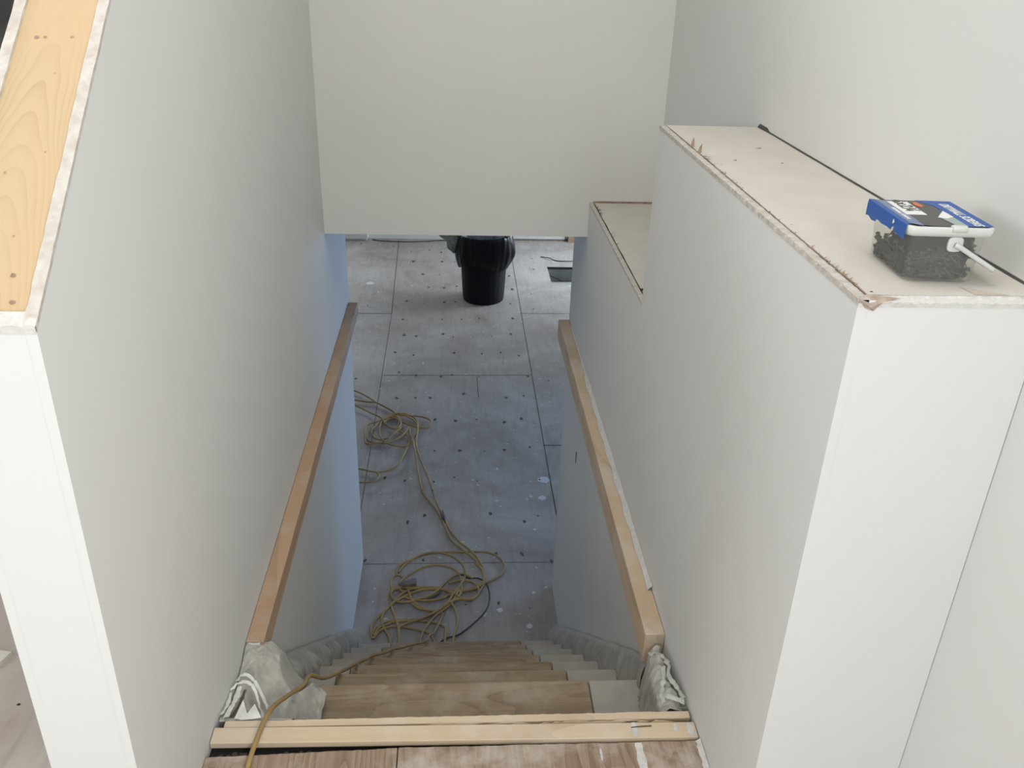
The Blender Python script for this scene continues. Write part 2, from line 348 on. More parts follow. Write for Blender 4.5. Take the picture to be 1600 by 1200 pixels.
# upper hall floor: sheet floor with joints, left of the stair wall and behind the landing boards
mb = MB()
mb.box(-3.2, -TH-.0005, -3, D+.3, -.12, 0); mb.box(-TH, XB, -3, .90, -.12, -.0005)
mb.box(0.0, 1.0, .90, 1.30, -.12, -.024, 1)
def j2(x0, y0, x1, y1, w_, mi=1, z=.0006):
    dx, dy = x1-x0, y1-y0; L = math.hypot(dx, dy); nx, ny = -dy/L*w_/2, dx/L*w_/2
    mb.add([(x0+nx, y0+ny, z), (x1+nx, y1+ny, z), (x1-nx, y1-ny, z), (x0-nx, y0-ny, z)], [(0, 1, 2, 3)], mi)
for (x, y) in ((-.51, 1.62), (-.42, 1.40), (-.47, 1.15)): mb.disc(x, y, .0008, .004, 1, 7, .3)
struct(mb.build('floor_upper', [M['floor_up'], M['dark']]))
# ================================================================ THINGS
ANG = math.atan(SL); CA, SA = math.cos(ANG), math.sin(ANG)
# ---- bare pine plate on the sloping wall top
mb = MB(); mb.box(0, 2.6, -.0495, .0495, -.027, 0)
for s_, x, r, sy in ((.46, -.0887, .0032, 1.2), (.4605, -.0767, .0026, 1), (.4618, -.0407, .0022, 1.2), (.227, -.0827, .0022, 1), (.131, -.0528, .0015, 1),
                     (.261, -.039, .0014, .8), (.0745, -.0414, .0036, 1), (.037, -.0351, .0034, 1.1), (.395, -.052, .0012, 1), (.75, -.05, .003, 1), (.92, -.085, .003, 1)):
    mb.disc(s_-.021, -(x+.064), .0004, r, 1, 9, .25, sy)
o = mb.build('top_plate', [M['pine'], M['tear']])
m = Matrix(((0, CA, SA), (-1, 0, 0), (0, -SA, CA))).transposed().to_4x4(); m.translation = Vector((-.064, YN+.0165, topl(YN+.0165)-.0065)); o.matrix_world = m
tag(o, 'bare pine plate with nail holes in the sloping top of the left stair wall', 'board')
# ---- ledger rails along both walls at landing height
def rail(name, mt, x0, x1, ya, yb, z0, z1, mat2, label):
    mb = MB(); n = 34; vs = []
    for i in range(n+1):
        y = ya+(yb-ya)*i/n; jx = .0016*noise.noise(Vector((y*5, 0, x0*9))); jz = .0015*noise.noise(Vector((y*4, 5, x0)))
        vs += [(x0, y, z0), (x1+jx, y, z0), (x1+jx, y, z1+jz), (x0, y, z1+jz)] if x1 > x0 else [(x0, y, z0), (x0, y, z1+jz), (x1+jx, y, z1+jz), (x1+jx, y, z0)]
    fs = [(i*4+k, i*4+(k+1) % 4, i*4+4+(k+1) % 4, i*4+4+k) for i in range(n) for k in range(4)]+[(0, 1, 2, 3), (n*4+3, n*4+2, n*4+1, n*4)]
    mb.add(vs, fs)
    o = mb.build(name, [mt], bevel=.002); tag(o, label, 'board'); return o
rl = rail('ledger_board', M['rail_l'], .001, .043, 1.61, 3.82, -.088, -.030, None, 'orange pine ledger board on the left stair wall, cord side')
mb = MB()
for k, (xa, xb, za, zb) in enumerate(((.006, .034, -.045, -.033), (.003, .020, -.062, -.052), (.022, .040, -.075, -.058))):
    mb.grid(lambda u, v: (xa+(xb-xa)*u, 1.6085-.004*(1-abs(2*v-1))*random.uniform(.5, 1), za+(zb-za)*v+random.uniform(-.0015, .0015)), 7, 5, 0)
mb.build('plaster_smear', M['gypw'], rl, normals=True)
rr = rail('ledger_board', M['rail_r'], .999, .951, 1.59, 3.585, -.098, -.012, None, 'pale tan ledger board on the right stair wall, plaster along its edge')
mb = MB()
vs = []; n = 80
for i in range(n+1):
    y = 1.75+(3.5-1.75)*i/n; wd = .004+.008*abs(noise.noise(Vector((y*6, 2, 1))))+.006*(y < 3.0)
    vs += [(.9992, y, -.0115+wd*1.2), (.9992-wd, y, -.0100)]
mb.add(vs, [(i*2, i*2+2, i*2+3, i*2+1) for i in range(n)], 0, True)
mb.build('plaster_smear', M['gypw'], rr)

# ---- landing boards
def edge_board(x0, x1, ya, yb, z0, z1, mt, name, label, jit=.0, yb1=None, ya1=None, n=60, bev=.0015):
    mb = MB(); vs = []; yb1 = yb if yb1 is None else yb1; ya1 = ya if ya1 is None else ya1
    for i in range(n+1):
        t = i/n; x = x0+(x1-x0)*t; A = ya+(ya1-ya)*t; B = yb+(yb1-yb)*t+jit*noise.noise(Vector((x*14, z1*50, 3)))+jit*.6*random.uniform(-1, 1)
        vs += [(x, A, z0), (x, B, z0), (x, B, z1), (x, A, z1)]
    fs = [(i*4+k, i*4+4+k, i*4+4+(k+1) % 4, i*4+(k+1) % 4) for i in range(n) for k in range(4)]+[(3, 2, 1, 0), (n*4, n*4+1, n*4+2, n*4+3)]
    mb.add(vs, fs); o = mb.build(name, mt, bevel=bev); return tag(o, label, 'board') if label else o
edge_board(.001, .3785, .90, 1.253, -.022, 0, M['ply'], 'plywood_sheet', 'plywood subfloor piece at the top of the stairs, under the yellow cord', .0012, 1.265)
edge_board(.3805, .999, .90, 1.2655, -.022, 0, M['ply'], 'plywood_sheet', 'plaster-splashed plywood subfloor piece at the right of the landing', .0012, 1.2645)
edge_board(.002, .998, 1.2835, 1.3235, -.011, .004, M['pine_pale'], 'nosing_strip', 'smooth pale pine strip along the landing edge', .0, 1.3095, 1.2695)
o = edge_board(.018, .995, 1.328, 1.3455, -.026, -.002, M['pine_pale'], 'splintered_strip', 'splintered thin wood strip beyond the smooth pine strip, above the first tread', .0015, 1.345, 1.326, 90)
mb = MB()
for (xa, xb, yc, h, k) in ((.40, .62, 1.321, .004, 9), (.60, .80, 1.3175, .006, 14), (.70, .84, 1.319, .004, 9), (.86, .94, 1.3175, .004, 5)):
    for i in range(k):
        a = random.uniform(xa, xb-.03); ln = random.uniform(.03, .09); y = yc+random.uniform(-.003, .003)
        mb.add([(a, y-.0015, -.006), (a+ln, y+.001, -.003), (a+ln*.5, y+.0025, .001), (a+.004, y+.002, -.012)], [(0, 1, 2), (0, 2, 3), (1, 2, 3), (0, 1, 3)])
mb.build('splinter', M['pine_pale'], o)
mb = MB()
mb.tube([(.862, 1.2975, .0048), (.885, 1.2985, .0062), (.905, 1.3000, .0052)], .0009)
tag(mb.build('bent_nail', M['dark']), 'small dark nail lying on the pale pine strip near the right end', 'nail')
# plaster drips on the right end of the landing boards
mb = MB()
for (x, ya, yb, wd, z) in ((.868, 1.273, 1.311, .008, .0046), (.955, 1.284, 1.305, .005, .0046), (.986, 1.272, 1.307, .009, .0046), (.870, 1.10, 1.262, .013, .0006), (.79, 1.22, 1.25, .003, .0006), (.70, 1.10, 1.19, .004, .0006)):
    vs = []; n = 16
    for i in range(n+1):
        y = ya+(yb-ya)*i/n; k = wd*(.6+.5*random.random())*(1-.5*abs(2*i/n-1)**3); vs += [(x-k, y, z), (x+k, y, z)]
    mb.add(vs, [(i*2, i*2+1, i*2+3, i*2+2) for i in range(n)])
# ragged plaster fillet where the landing meets the right wall
vs = []; n = 50
for i in range(n+1):
    y = .9+(1.262-.9)*i/n; k = .006+.007*random.random(); vs += [(.9990, y, .010), (.9990-k, y, .0010), (.9990, y, .0010)]
mb.add(vs, [(i*3, i*3+1, i*3+4, i*3+3) for i in range(n)])
tag(mb.build('plaster_drips', M['gypw']), 'white plaster drips on the landing boards beside the right wall', 'plaster', kind='stuff')
# dark debris in the gap
mb = MB()
for i in range(70):
    x = random.uniform(.01, .7); y = random.uniform(1.262, 1.278); r = random.uniform(.003, .009)
    mb.grid(lambda u, v: (x+r*math.cos(u*2*PI)*math.sin(v*PI)*random.uniform(.8, 1), y+.7*r*math.sin(u*2*PI)*math.sin(v*PI), -.0225+.8*r*math.cos(v*PI)*random.uniform(.8, 1)), 7, 4, 0)
tag(mb.build('debris', M['gapdark']), 'dark crumbs in the gap between plywood and pine strip', 'debris', kind='stuff')

# ---- staircase
st = thing('staircase', 'dusty wooden stair going down between the two walls', 'stairs', (.5, 1.35, ZF))
LZ = Vector((-.5, -1.35, -ZF))
def part(mb, name, mt, bevel=0):
    o = mb.build(name, mt, st, bevel=bevel); o.data.transform(Matrix.Translation(LZ)); return o
lxs = [.156, .165, .17, .17, .185, .195, .21]; rxs = [.829, .81, .80, .79, .79, .79, .788]
for k in range(1, 8):
    yn = Y0+RUN*k; yb = Y0+RUN*(k-1)-.022 if k > 1 else 1.335; z = -RISE*k
    mb = MB(); mb.box(lxs[k-1], rxs[k-1], yb, yn, z-.03, z); part(mb, 'tread', M['tread'], .005)
    mb = MB(); mb.box(.03, lxs[k-1]-.0015, yb, yn-.001, z-.03, z-.0012); part(mb, 'tread_end', M['tread_end'], .005)
    mb = MB(); mb.box(rxs[k-1]+.0015, .97, yb, yn-.001, z-.03, z-.0012); part(mb, 'tread_end', M['tread_end'], .005)
for k in range(1, 9):
    y = Y0+RUN*(k-1)-.022 if k > 1 else 1.332
    mb = MB(); mb.box(.03, .97, y-.0155, y-.0005, max(-RISE*k, ZF+.001), -RISE*(k-1)-(.031 if k > 1 else .028)); part(mb, 'riser', M['riser'])
nos = lambda y: -(y-Y0)*RISE/RUN
stp = lambda y: -RISE*max(1, min(8, math.ceil((y-Y0-1e-6)/RUN)))
for (xa, xb) in ((.001, .030), (.970, .999)):
    mb = MB(); yend = 3.23
    mb.prism([(1.36, nos(1.36)-.04), (1.36, nos(1.36)-.25), (yend, ZF+.002), (yend, nos(yend)+.055)], xa, xb); part(mb, 'stringer', M['riser'])
# ---- plastic film over the two stringers
def film(side, ya, yb, bulge, seed, label, amp):
    mb = MB(); NU, NV = 260, 16
    def fn(u, v):
        y = ya+(yb-ya)*u; top = nos(y)+.068+.006*noise.noise(Vector((y*7, seed, 0))); bot = max(stp(y), ZF)+.004
        pl = noise.noise(Vector((y*30, seed, v*1.2)))*.6+.5*noise.noise(Vector((y*75, seed+4, v*.8)))
        b = bulge(y)
        if v < .2: x = .002+(.036)*v/.2; z = top+.004*math.sin(v/.2*PI)+.003*pl
        else:
            w_ = (v-.2)/.8; z = top+(bot-top)*w_; x = .036+b*math.sin(min(1, w_*1.4)*PI/2)+amp*pl*min(1, w_*3)
        x = max(x, .0335 if v > .2 else .002)
        return (x if side < 0 else 1-x, y, z)
    mb.grid(fn, NU, NV, 0)
    o = mb.build('plastic_film', M['film'], normals=False); sd = o.modifiers.new('thick', 'SOLIDIFY'); sd.thickness = .0006
    return tag(o, label, 'plastic sheet')
film(-1, 1.63, 3.2, lambda y: .045-.012*(y-1.6), 1, 'pleated dusty plastic film over the left stair skirt', .010)
film(1, 1.59, 3.2, lambda y: .012+.012*(y-1.6), 9, 'pleated dusty plastic film over the right stair skirt', .007)
# ---- crumpled sheet billowing over the left of the first tread
sm = lambda t: max(0, min(1, t))**2*(3-2*max(0, min(1, t)))
mb = MB(); CL = [(.140, 1.70, -.200), (.136, 1.645, -.177), (.133, 1.58, -.142), (.127, 1.52, -.098), (.118, 1.455, -.052), (.111, 1.40, -.014), (.107, 1.35, .004)]
def bl(u, v):
    # u across (wall -> stair), v from strip (0) to far rim (1)
    W_ = [(0, .150), (.2, .165), (.5, .180), (.8, .185), (1, .150)]
    for (a, wa), (b, wb) in zip(W_, W_[1:]):
        if a <= v <= b: wd = wa+(wb-wa)*(v-a)/(b-a)
    x = .003+wd*u+.004*noise.noise(Vector((v*9, 2, u)))*u
    y = 1.350+(.262+.02*math.sin(u*PI)+.008*noise.noise(Vector((u*7, 1, 0))))*v
    base = -.010-.085*sm(v/.35)*(.30+.70*sm(u*1.6))-.03*sm(v/.25)
    base += .018*sm((v-.45)/.5)-.030*sm((v-.86)/.14)*sm((u-.3)/.5)
    base -= .050*sm((u-.62)/.38)*sm(v/.2)
    base += .026*math.exp(-((u-.42)/.3)**2)*sm((v-.35)/.4)
    d1 = (x*.8+(y-1.35)*.5); cr = .016*(rnoise(x*.6, y*.35, 2.3, 24)-.6)*sm(v*5)+.005*rnoise(x, y, 1.1, 60)*sm(v*4)+.004*math.sin(d1*150+6*noise.noise(Vector((x*8, y*8, 0))))*sm(v*3)
    z = base+cr*.55+.004
    for (xa, ya, za), (xb, yb, zb) in zip(CL, CL[1:]):
        if yb <= y <= ya:
            t = (ya-y)/(ya-yb); xc = xa+(xb-xa)*t; zc = za+(zb-za)*t
            z = min(z, zc-.0075+(abs(x-xc)/.03)**2*.030)
    if y > 1.36: z = max(z, -.187)
    else: z = min(z, -.008)
    return (x, y, z)
mb.grid(bl, 90, 90, 0); film_pts = [Vector(q) for q in mb.v]
bs = mb.build('plastic_sheet', M['film'], normals=False); sd = bs.modifiers.new('thick', 'SOLIDIFY'); sd.thickness = .0006
tag(bs, 'crumpled grey plastic sheet bunched at the top of the stairs on the left', 'plastic sheet')
def ribbon(mb, pts, wid, up, amp=.003, sub=8, mi=0):
    P = spline(pts, sub); n = len(P); vs = []
    for i, p in enumerate(P):
        k = wid*(.75+.5*abs(noise.noise(Vector((i*.25, wid*100, 0)))))
        q = Vector(up)*k; j = Vector([amp*noise.noise(Vector((i*.4, a, 5))) for a in (0, 3, 6)])
        vs += [p-q+j, p+j*.2+Vector((0, 0, amp*.8)), p+q-j]
    mb.add(vs, [(i*3+a, i*3+3+a, i*3+4+a, i*3+1+a) for i in range(n-1) for a in (0, 1)], mi, True)
mb = MB()
ribbon(mb, [(.003, 1.452, -.022), (.022, 1.467, -.016), (.040, 1.466, -.018), (.053, 1.457, -.030), (.066, 1.432, -.05), (.080, 1.405, -.072)], .006, (.2, .6, .4), .003)
ribbon(mb, [(.004, 1.495, -.040), (.018, 1.506, -.032), (.036, 1.500, -.036), (.055, 1.482, -.052), (.078, 1.450, -.078)], .006, (.2, .7, .3), .004)
ribbon(mb, [(.023, 1.454, -.016), (.022, 1.414, -.014), (.019, 1.385, -.008), (.018, 1.352, .001)], .006, (1, 0, .1), .002)
ribbon(mb, [(.006, 1.44, -.02), (.008, 1.40, -.014), (.006, 1.36, .001)], .004, (1, 0, .2), .002)
mb.add([(.045, 1.395, .006), (.036, 1.350, .0005), (.060, 1.360, .002), (.072, 1.381, .008), (.091, 1.350, .0005), (.075, 1.347, .0005), (.050, 1.345, .0005)], [(0, 1, 6, 2), (3, 2, 5, 4), (2, 6, 5)], 0, False)
mb.build('film_fold', M['film_white'], bs, normals=False)
mb = MB(); ribbon(mb, [(.034, 1.452, -.024), (.031, 1.42, -.026), (.028, 1.385, -.018), (.027, 1.357, -.004)], .004, (1, 0, .1), .001); mb.build('fold_gap_shade', M['gapdark'], bs, normals=False)  # dark ribbon painted in as shade for the gap between folds
# ---- bunched film on the right
mb = MB()
def br(u, v):
    # u: from stair side face (0) over the top to the wall (1); v: near strip (0) -> rail end (1)
    y = 1.352+.222*v+.004*noise.noise(Vector((u*6, v*5, 8)))
    xin = .928+.020*v-.006*math.sin(v*PI)
    hgt = -.030-.030*v+.014*noise.noise(Vector((v*7, 3, 3)))
    if u < .55:
        t = u/.55; x = xin+.010*t+.008*noise.noise(Vector((v*16, 1, t)))+.003*noise.noise(Vector((v*40, 2, t))); z = -.188+(hgt+.188)*t
    else:
        t = (u-.55)/.45; x = xin+.010+(.988-.010*math.sin(v*PI)-xin-.010)*t; z = hgt+.022*math.sin(t*PI*.8)+.011*rnoise(x, y, 1, 30)*.9
    return (x, y, z+.003*rnoise(x, y, z, 60))
mb.grid(br, 48, 60, 0)
o = mb.build('plastic_sheet', M['film'], normals=False); sd = o.modifiers.new('thick', 'SOLIDIFY'); sd.thickness = .0006
tag(o, 'bunched plastic sheet at the top of the stairs on the right, below the tan ledger', 'plastic sheet')
mb = MB()
ribbon(mb, [(.955, 1.56, -.045), (.975, 1.53, -.02), (.985, 1.49, -.012), (.975, 1.45, -.004), (.985, 1.41, .0), (.990, 1.37, .006)], .006, (.8, .3, .3), .006)
ribbon(mb, [(.940, 1.40, -.018), (.955, 1.385, .002), (.972, 1.372, .006), (.99, 1.365, .004)], .008, (.2, .8, .3), .004)
ribbon(mb, [(.946, 1.365, .0), (.950, 1.40, -.004), (.962, 1.44, -.004), (.970, 1.48, -.008)], .006, (.9, .2, .1), .004)
mb.build('film_fold', M['film_grey'], o, normals=False)

# ---- cords
FLOOR = {
 'f1': [(-0.3056,5.8578),(-0.1824,5.7549),(-0.0589,5.6125),(-0.0031,5.5569),(0.0664,5.4752),(0.1037,5.3822),(0.1027,5.2916),(0.0814,5.2348),(0.0362,5.2664),(-0.0034,5.3433),(0.0075,5.4087),(0.055,5.4551),(0.1185,5.455),(0.1903,5.4149),(0.2312,5.3427),(0.2378,5.2531),(0.2208,5.1414),(0.1895,5.0334),(0.1704,4.9404),(0.1427,4.8058),(0.1122,4.7408),(0.0579,4.7039),(0.0022,4.6938),(-0.0556,4.7102),(-0.1142,4.7321)],
 'f2': [(-0.2864,5.6829),(-0.169,5.6475),(-0.0724,5.6195),(-0.0021,5.5432),(0.0533,5.482),(0.0943,5.435),(0.1903,5.4149),(0.2603,5.4082),(0.3055,5.3752),(0.3256,5.3295),(0.3086,5.2655),(0.2533,5.253),(0.197,5.2659),(0.1254,5.3301),(0.0714,5.3954),(0.0075,5.4087),(-0.0203,5.2793),(-0.0107,5.1546),(0.0266,5.058),(0.0843,4.9988),(0.1555,4.9984),(0.1889,5.0452),(0.1789,5.1294),(0.1398,5.1786),(0.1017,5.2035),(0.0525,5.1178),(-0.012,5.0941),(-0.0571,5.1305),(-0.0695,5.2042),(-0.046,5.2921),(-0.0147,5.3694),(0.0382,5.4218),(0.0999,5.4483),(0.1723,5.3952),(0.2259,5.3169),(0.2388,5.2279),(0.2355,5.0808),(0.2461,4.9629),(0.2816,4.7937),(0.3266,4.6329),(0.3586,4.4703)],
 'f3': [(-0.2658,5.6124),(-0.1535,5.516),(-0.0903,5.4486),(-0.022,5.3824),(0.0362,5.2664),(0.0941,5.2285),(0.1213,5.2916),(0.1037,5.3822),(0.0571,5.4218),(-0.0022,5.3693),(-0.0904,5.305),(-0.1167,5.2543),(-0.1084,5.1307),(-0.0907,5.035),(-0.0253,5.0346),(0.0462,5.0342),(0.103,5.0815),(0.1473,5.1539),(0.179,5.2533),(0.1887,5.1783),(0.2113,5.0809),(0.2284,4.963),(0.2452,4.8382),(0.2631,4.6755),(0.2928,4.471)],
 'f4': [(-0.0927,5.3307),(-0.095,5.2167),(-0.0972,5.1065),(-0.0575,5.0644),(0.0206,5.0581),(0.0751,5.142),(0.1126,5.2284),(0.1268,5.3044),(0.0974,5.3822),(0.0283,5.3823),(-0.0203,5.2793)],
 'f5': [(-0.0547,4.6996),(0.0026,4.6885),(0.0236,4.6359),(0.0055,4.5846),(-0.037,4.5647),(-0.0977,4.5653)],
 'n1': [(0.3571,4.341),(0.4015,4.2373),(0.4363,4.1232),(0.4698,4.0001),(0.5256,3.9074),(0.6028,3.8049),(0.6356,3.7188),(0.645,3.6474),(0.6288,3.6014),(0.5952,3.5894),(0.5551,3.56),(0.491,3.5613),(0.4317,3.5776),(0.3723,3.5864),(0.3133,3.5801),(0.2743,3.5734),(0.2316,3.5444),(0.1914,3.4865),(0.1531,3.4159),(0.1107,3.3543),(0.0879,3.2939),(0.1032,3.2211),(0.1275,3.2598),(0.1667,3.2887),(0.2216,3.2974),(0.2872,3.2825),(0.3435,3.2612),(0.3812,3.2306)],
 'n2': [(0.3915,4.3256),(0.4356,4.1794),(0.4694,4.0675),(0.5259,3.9595),(0.5806,3.8808),(0.6258,3.7921),(0.6479,3.6946),(0.6455,3.6126),(0.6199,3.5448),(0.6086,3.5215),(0.5786,3.4854),(0.53,3.4864),(0.4812,3.5391),(0.422,3.5628),(0.353,3.5717),(0.3043,3.5577),(0.2568,3.529),(0.1923,3.472),(0.1446,3.402),(0.1346,3.3469),(0.148,3.2925),(0.1804,3.2225)],
 'n3': [(0.1887,3.6904),(0.1905,3.746),(0.2435,3.8019),(0.3033,3.8506),(0.3651,3.8705),(0.4382,3.8735),(0.5324,3.8786),(0.6058,3.8748),(0.679,3.8608),(0.7348,3.8178),(0.7577,3.7515),(0.7389,3.6797),(0.6914,3.6336),(0.6404,3.6038),(0.5898,3.5668),(0.5304,3.553),(0.4714,3.5393),(0.4416,3.5699),(0.3724,3.5826),(0.3132,3.5839),(0.2542,3.5813),(0.2098,3.586),(0.1716,3.568),(0.1605,3.5163),(0.1807,3.4294),(0.2048,3.3453),(0.2232,3.2707),(0.2305,3.2245)],
 'n4': [(0.1687,3.5755),(0.1622,3.6365),(0.1794,3.6789),(0.2147,3.6742),(0.2429,3.6119),(0.2553,3.5588),(0.2727,3.4993),(0.3089,3.4408),(0.3578,3.4042),(0.4101,3.4066),(0.4526,3.4519),(0.496,3.4799),(0.5255,3.5531),(0.521,3.6604),(0.4907,3.7243),(0.4395,3.7534),(0.3781,3.7586),(0.3127,3.7357),(0.259,3.6891),(0.2123,3.6278),(0.2104,3.5747),(0.2316,3.5444)],
 'n5': [(0.1979,3.706),(0.2247,3.7696),(0.2833,3.8343),(0.3444,3.8667),(0.4122,3.8655),(0.4802,3.8307),(0.5317,3.7639),(0.549,3.6913),(0.5308,3.6137),(0.491,3.5389),(0.4573,3.4662),(0.4196,3.4099),(0.3685,3.3621),(0.3223,3.3357),(0.2581,3.31),(0.2228,3.2773),(0.2259,3.2246)],
 'n6': [(0.5309,3.6291),(0.496,3.5092),(0.4719,3.4515),(0.4434,3.4164),(0.3967,3.3684),(0.3696,3.321),(0.3477,3.2744),(0.3313,3.2156)],
 'n7': [(0.1072,3.2275),(0.1259,3.2797),(0.1563,3.3057),(0.1916,3.3319),(0.2474,3.3374),(0.3223,3.3357),(0.3882,3.3274),(0.426,3.3061),(0.4497,3.272),(0.4478,3.2323)],
 'n8': [(0.4767,3.4514),(0.496,3.3941),(0.5055,3.3383),(0.5031,3.2841),(0.4915,3.2378)],
 'n9': [(0.2332,3.5148),(0.2779,3.4919),(0.3459,3.4831),(0.4182,3.4962),(0.4715,3.5319),(0.5205,3.5495),(0.58,3.5746),(0.6256,3.6118),(0.6467,3.6501),(0.6385,3.7214),(0.6039,3.7788)],
 'n10': [(0.2795,3.4557),(0.3192,3.4192),(0.3767,3.4109),(0.429,3.4239),(0.4718,3.4659),(0.5203,3.4867),(0.5787,3.4927),(0.6139,3.5363),(0.6053,3.5969),(0.5659,3.6284),(0.5109,3.6295),(0.4611,3.6074)],
 'n11': [(0.2104,3.5747),(0.1775,3.5529),(0.1702,3.5161),(0.2015,3.479),(0.2596,3.4705),(0.3166,3.4911),(0.3644,3.512),(0.4074,3.5556),(0.4412,3.6079),(0.4808,3.6612),(0.5363,3.6836),(0.5862,3.6435)],
 'n12': [(0.1016,3.2407),(0.1075,3.2801),(0.1413,3.3195),(0.1772,3.3391),(0.2329,3.3446),(0.3127,3.3428),(0.359,3.3624),(0.3961,3.3964),(0.4431,3.445)],
 'k1': [(0.3456,3.4904),(0.408,3.5258),(0.4411,3.6155),(0.4807,3.669),(0.5312,3.6837),(0.5662,3.6517),(0.6165,3.6507),(0.6556,3.6112),(0.6705,3.5351),(0.6626,3.4473),(0.639,3.3839),(0.6046,3.336),(0.552,3.2762),(0.5054,3.2309),(0.4595,3.2124),(0.4234,3.181)],
}
def layer(k, pts, base, amp, z0=ZF):
    n = len(pts); return [(x, y, z0+base+amp*(.5+.5*noise.noise(Vector((i*.45, k*3.1, 0))))) for i, (x, y) in enumerate(pts)]
r_ = .0060
c1 = thing('extension_cord', 'yellow extension cord coiled at the stair foot and running up over the landing', 'cord', (.45, 3.4, ZF))
def cord(parent, name, pts, r, mt, sub=6):
    mb = MB(); P = spline(pts, sub); mb.tube(P, r); o = mb.build(name, mt, parent)
    if parent: o.data.transform(Matrix.Translation(-parent.location))
    return o
stair_run = [(.45, 3.44, ZF+r_), (.42, 3.33, ZF+r_+.004), (.395, 3.20, -1.46), (.380, 3.06, -1.345), (.37, 3.00, -1.321)]
for k in range(6, 0, -1):
    yk = Y0+RUN*k; xk = [0, .134, .176, .190, .209, .258, .318][k]; xm = [0, .155, .182, .2, .238, .285, .35][k]
    if k > 1: stair_run += [(xm, yk+RUN*.45, -RISE*(k+.45)+.006), (xk, yk, -RISE*k+.0075)]
    else: stair_run += [(xm, yk+RUN*.42, -RISE*(k+.42)+.006)]
for q in CL[1:-1]:
    stair_run.append(q)
stair_run += [(.107, 1.36, .007), (.101, 1.33, .0105), (.097, 1.30, .0105), (.0945, 1.275, .0098), (.0915, 1.245, .0075), (.0905, 1.215, .0062), (.0895, 1.15, .0057), (.086, 1.0, .0057), (.10, .8, .0057)]
for key in ('n1', 'n2', 'n3', 'n5', 'n6', 'n7', 'n8', 'k1'):
    (x0, y0), (x1, y1) = FLOOR[key][-2:]; d_ = math.hypot(x1-x0, y1-y0); FLOOR[key].append((x1+(x1-x0)/d_*.05, max(3.08, y1-.12)))
cord(c1, 'stair_run', stair_run, .0053, M['cord'])
for k, key in enumerate(('n3', 'n4', 'n5', 'n6', 'n7', 'n8', 'n9', 'n10', 'n11', 'n12')):
    cord(c1, 'cord_loop', layer(k, FLOOR[key], r_+.002*(k % 3), .020), r_, M['cord'])
mb = MB(); mb.tube([(.205, 3.60, ZF+.020), (.227, 3.60, ZF+.022), (.265, 3.605, ZF+.022), (.28, 3.605, ZF+.022)], [.010, .021, .023, .018]); mb.box(.268, .295, 3.583, 3.625, ZF+.003, ZF+.042)
o = mb.build('plug_block', M['plug'], c1); o.data.transform(Matrix.Translation(-c1.location))
c2 = thing('extension_cord', 'yellow extension cord coiled beside the left wall end, two strands running to the stairs', 'cord', (.1, 5.3, ZF))
for k, key in enumerate(('f1', 'f2', 'f3', 'f4', 'f5')):
    cord(c2, 'cord_loop', layer(k+9, FLOOR[key], r_+.003*(k % 3), .028), r_, M['cord'])
cord(c2, 'cord_run', layer(20, FLOOR['f3'][-1:]+FLOOR['n1'], r_+.002, .014), r_, M['cord'])
cord(c2, 'cord_run', layer(22, FLOOR['f2'][-1:]+FLOOR['n2'], r_+.004, .014), r_, M['cord'])
mb = MB(); mb.tube([(.418, 4.27, ZF+.012), (.421, 4.23, ZF+.014), (.428, 4.185, ZF+.014), (.431, 4.165, ZF+.013)], [.008, .014, .015, .010]); o = mb.build('plug', M['cordb'], c2); o.data.transform(Matrix.Translation(-c2.location))
o = cord(None, 'power_cord', layer(31, FLOOR['k1'], .004, .02), .004, M['cordb']); tag(o, 'thin black cord looping right of the near yellow coil', 'cord')
o = cord(None, 'loose_wire', [(x, y, ZF+.005+.01*(i % 2)) for i, (x, y) in enumerate([(1.414, 9.05), (1.50, 8.98), (1.575, 8.92), (1.757, 8.885), (2.0, 8.95)])], .005, M['cordb']); tag(o, 'thin dark wire on the lower floor beyond the square hole', 'wire')
o = cord(None, 'loose_wire', [(x, y, ZF+.006) for x, y in [(-.44, 9.60), (-.315, 9.55), (-.025, 9.53), (.19, 9.56), (.34, 9.60), (.6, 9.58)]], .005, M['cordb']); tag(o, 'thin wire along the foot of the far lower wall, left of the bin', 'wire')
o = cord(None, 'loose_wire', [(1.44, 8.75, ZF-.09), (1.55, 8.66, ZF-.10), (1.65, 8.57, ZF-.12), (1.80, 8.56, ZF-.11), (1.99, 8.6, ZF-.09)], .006, M['cordb']); tag(o, 'dark wire crossing inside the square floor hole', 'wire')

# ---- floor duct in the hole
dt = thing('floor_duct', 'grey metal duct boot set in the square floor hole beyond the right wall', 'duct', (1.73, 8.47, ZF-.26))
mb = MB(); a, b, c, d = -.27, .28, -.245, .255; z1 = .235
mb.add([(a, c, 0), (b, c, 0), (b, d, 0), (a, d, 0), (a, c, z1), (b, c, z1), (b, d, z1), (a, d, z1)], [(0, 1, 2, 3), (0, 4, 5, 1), (1, 5, 6, 2), (2, 6, 7, 3), (3, 7, 4, 0)])
mb.build('boot', M['metal'], dt)
mb = MB(); mb.box(-.20, .26, .03, .23, .10, .115); mb.build('dark_plate', M['dark'], dt)  # dark plate over the far half of the duct
mb = MB(); mb.box(-.26, .27, -.23, .02, .17, .18); mb.build('metal_flange', M['metal'], dt)
mb = MB(); mb.tube([(-.17, -.17, .195), (.26, -.17, .195)], .028, 0, 14); mb.build('pipe', M['riser'], dt)

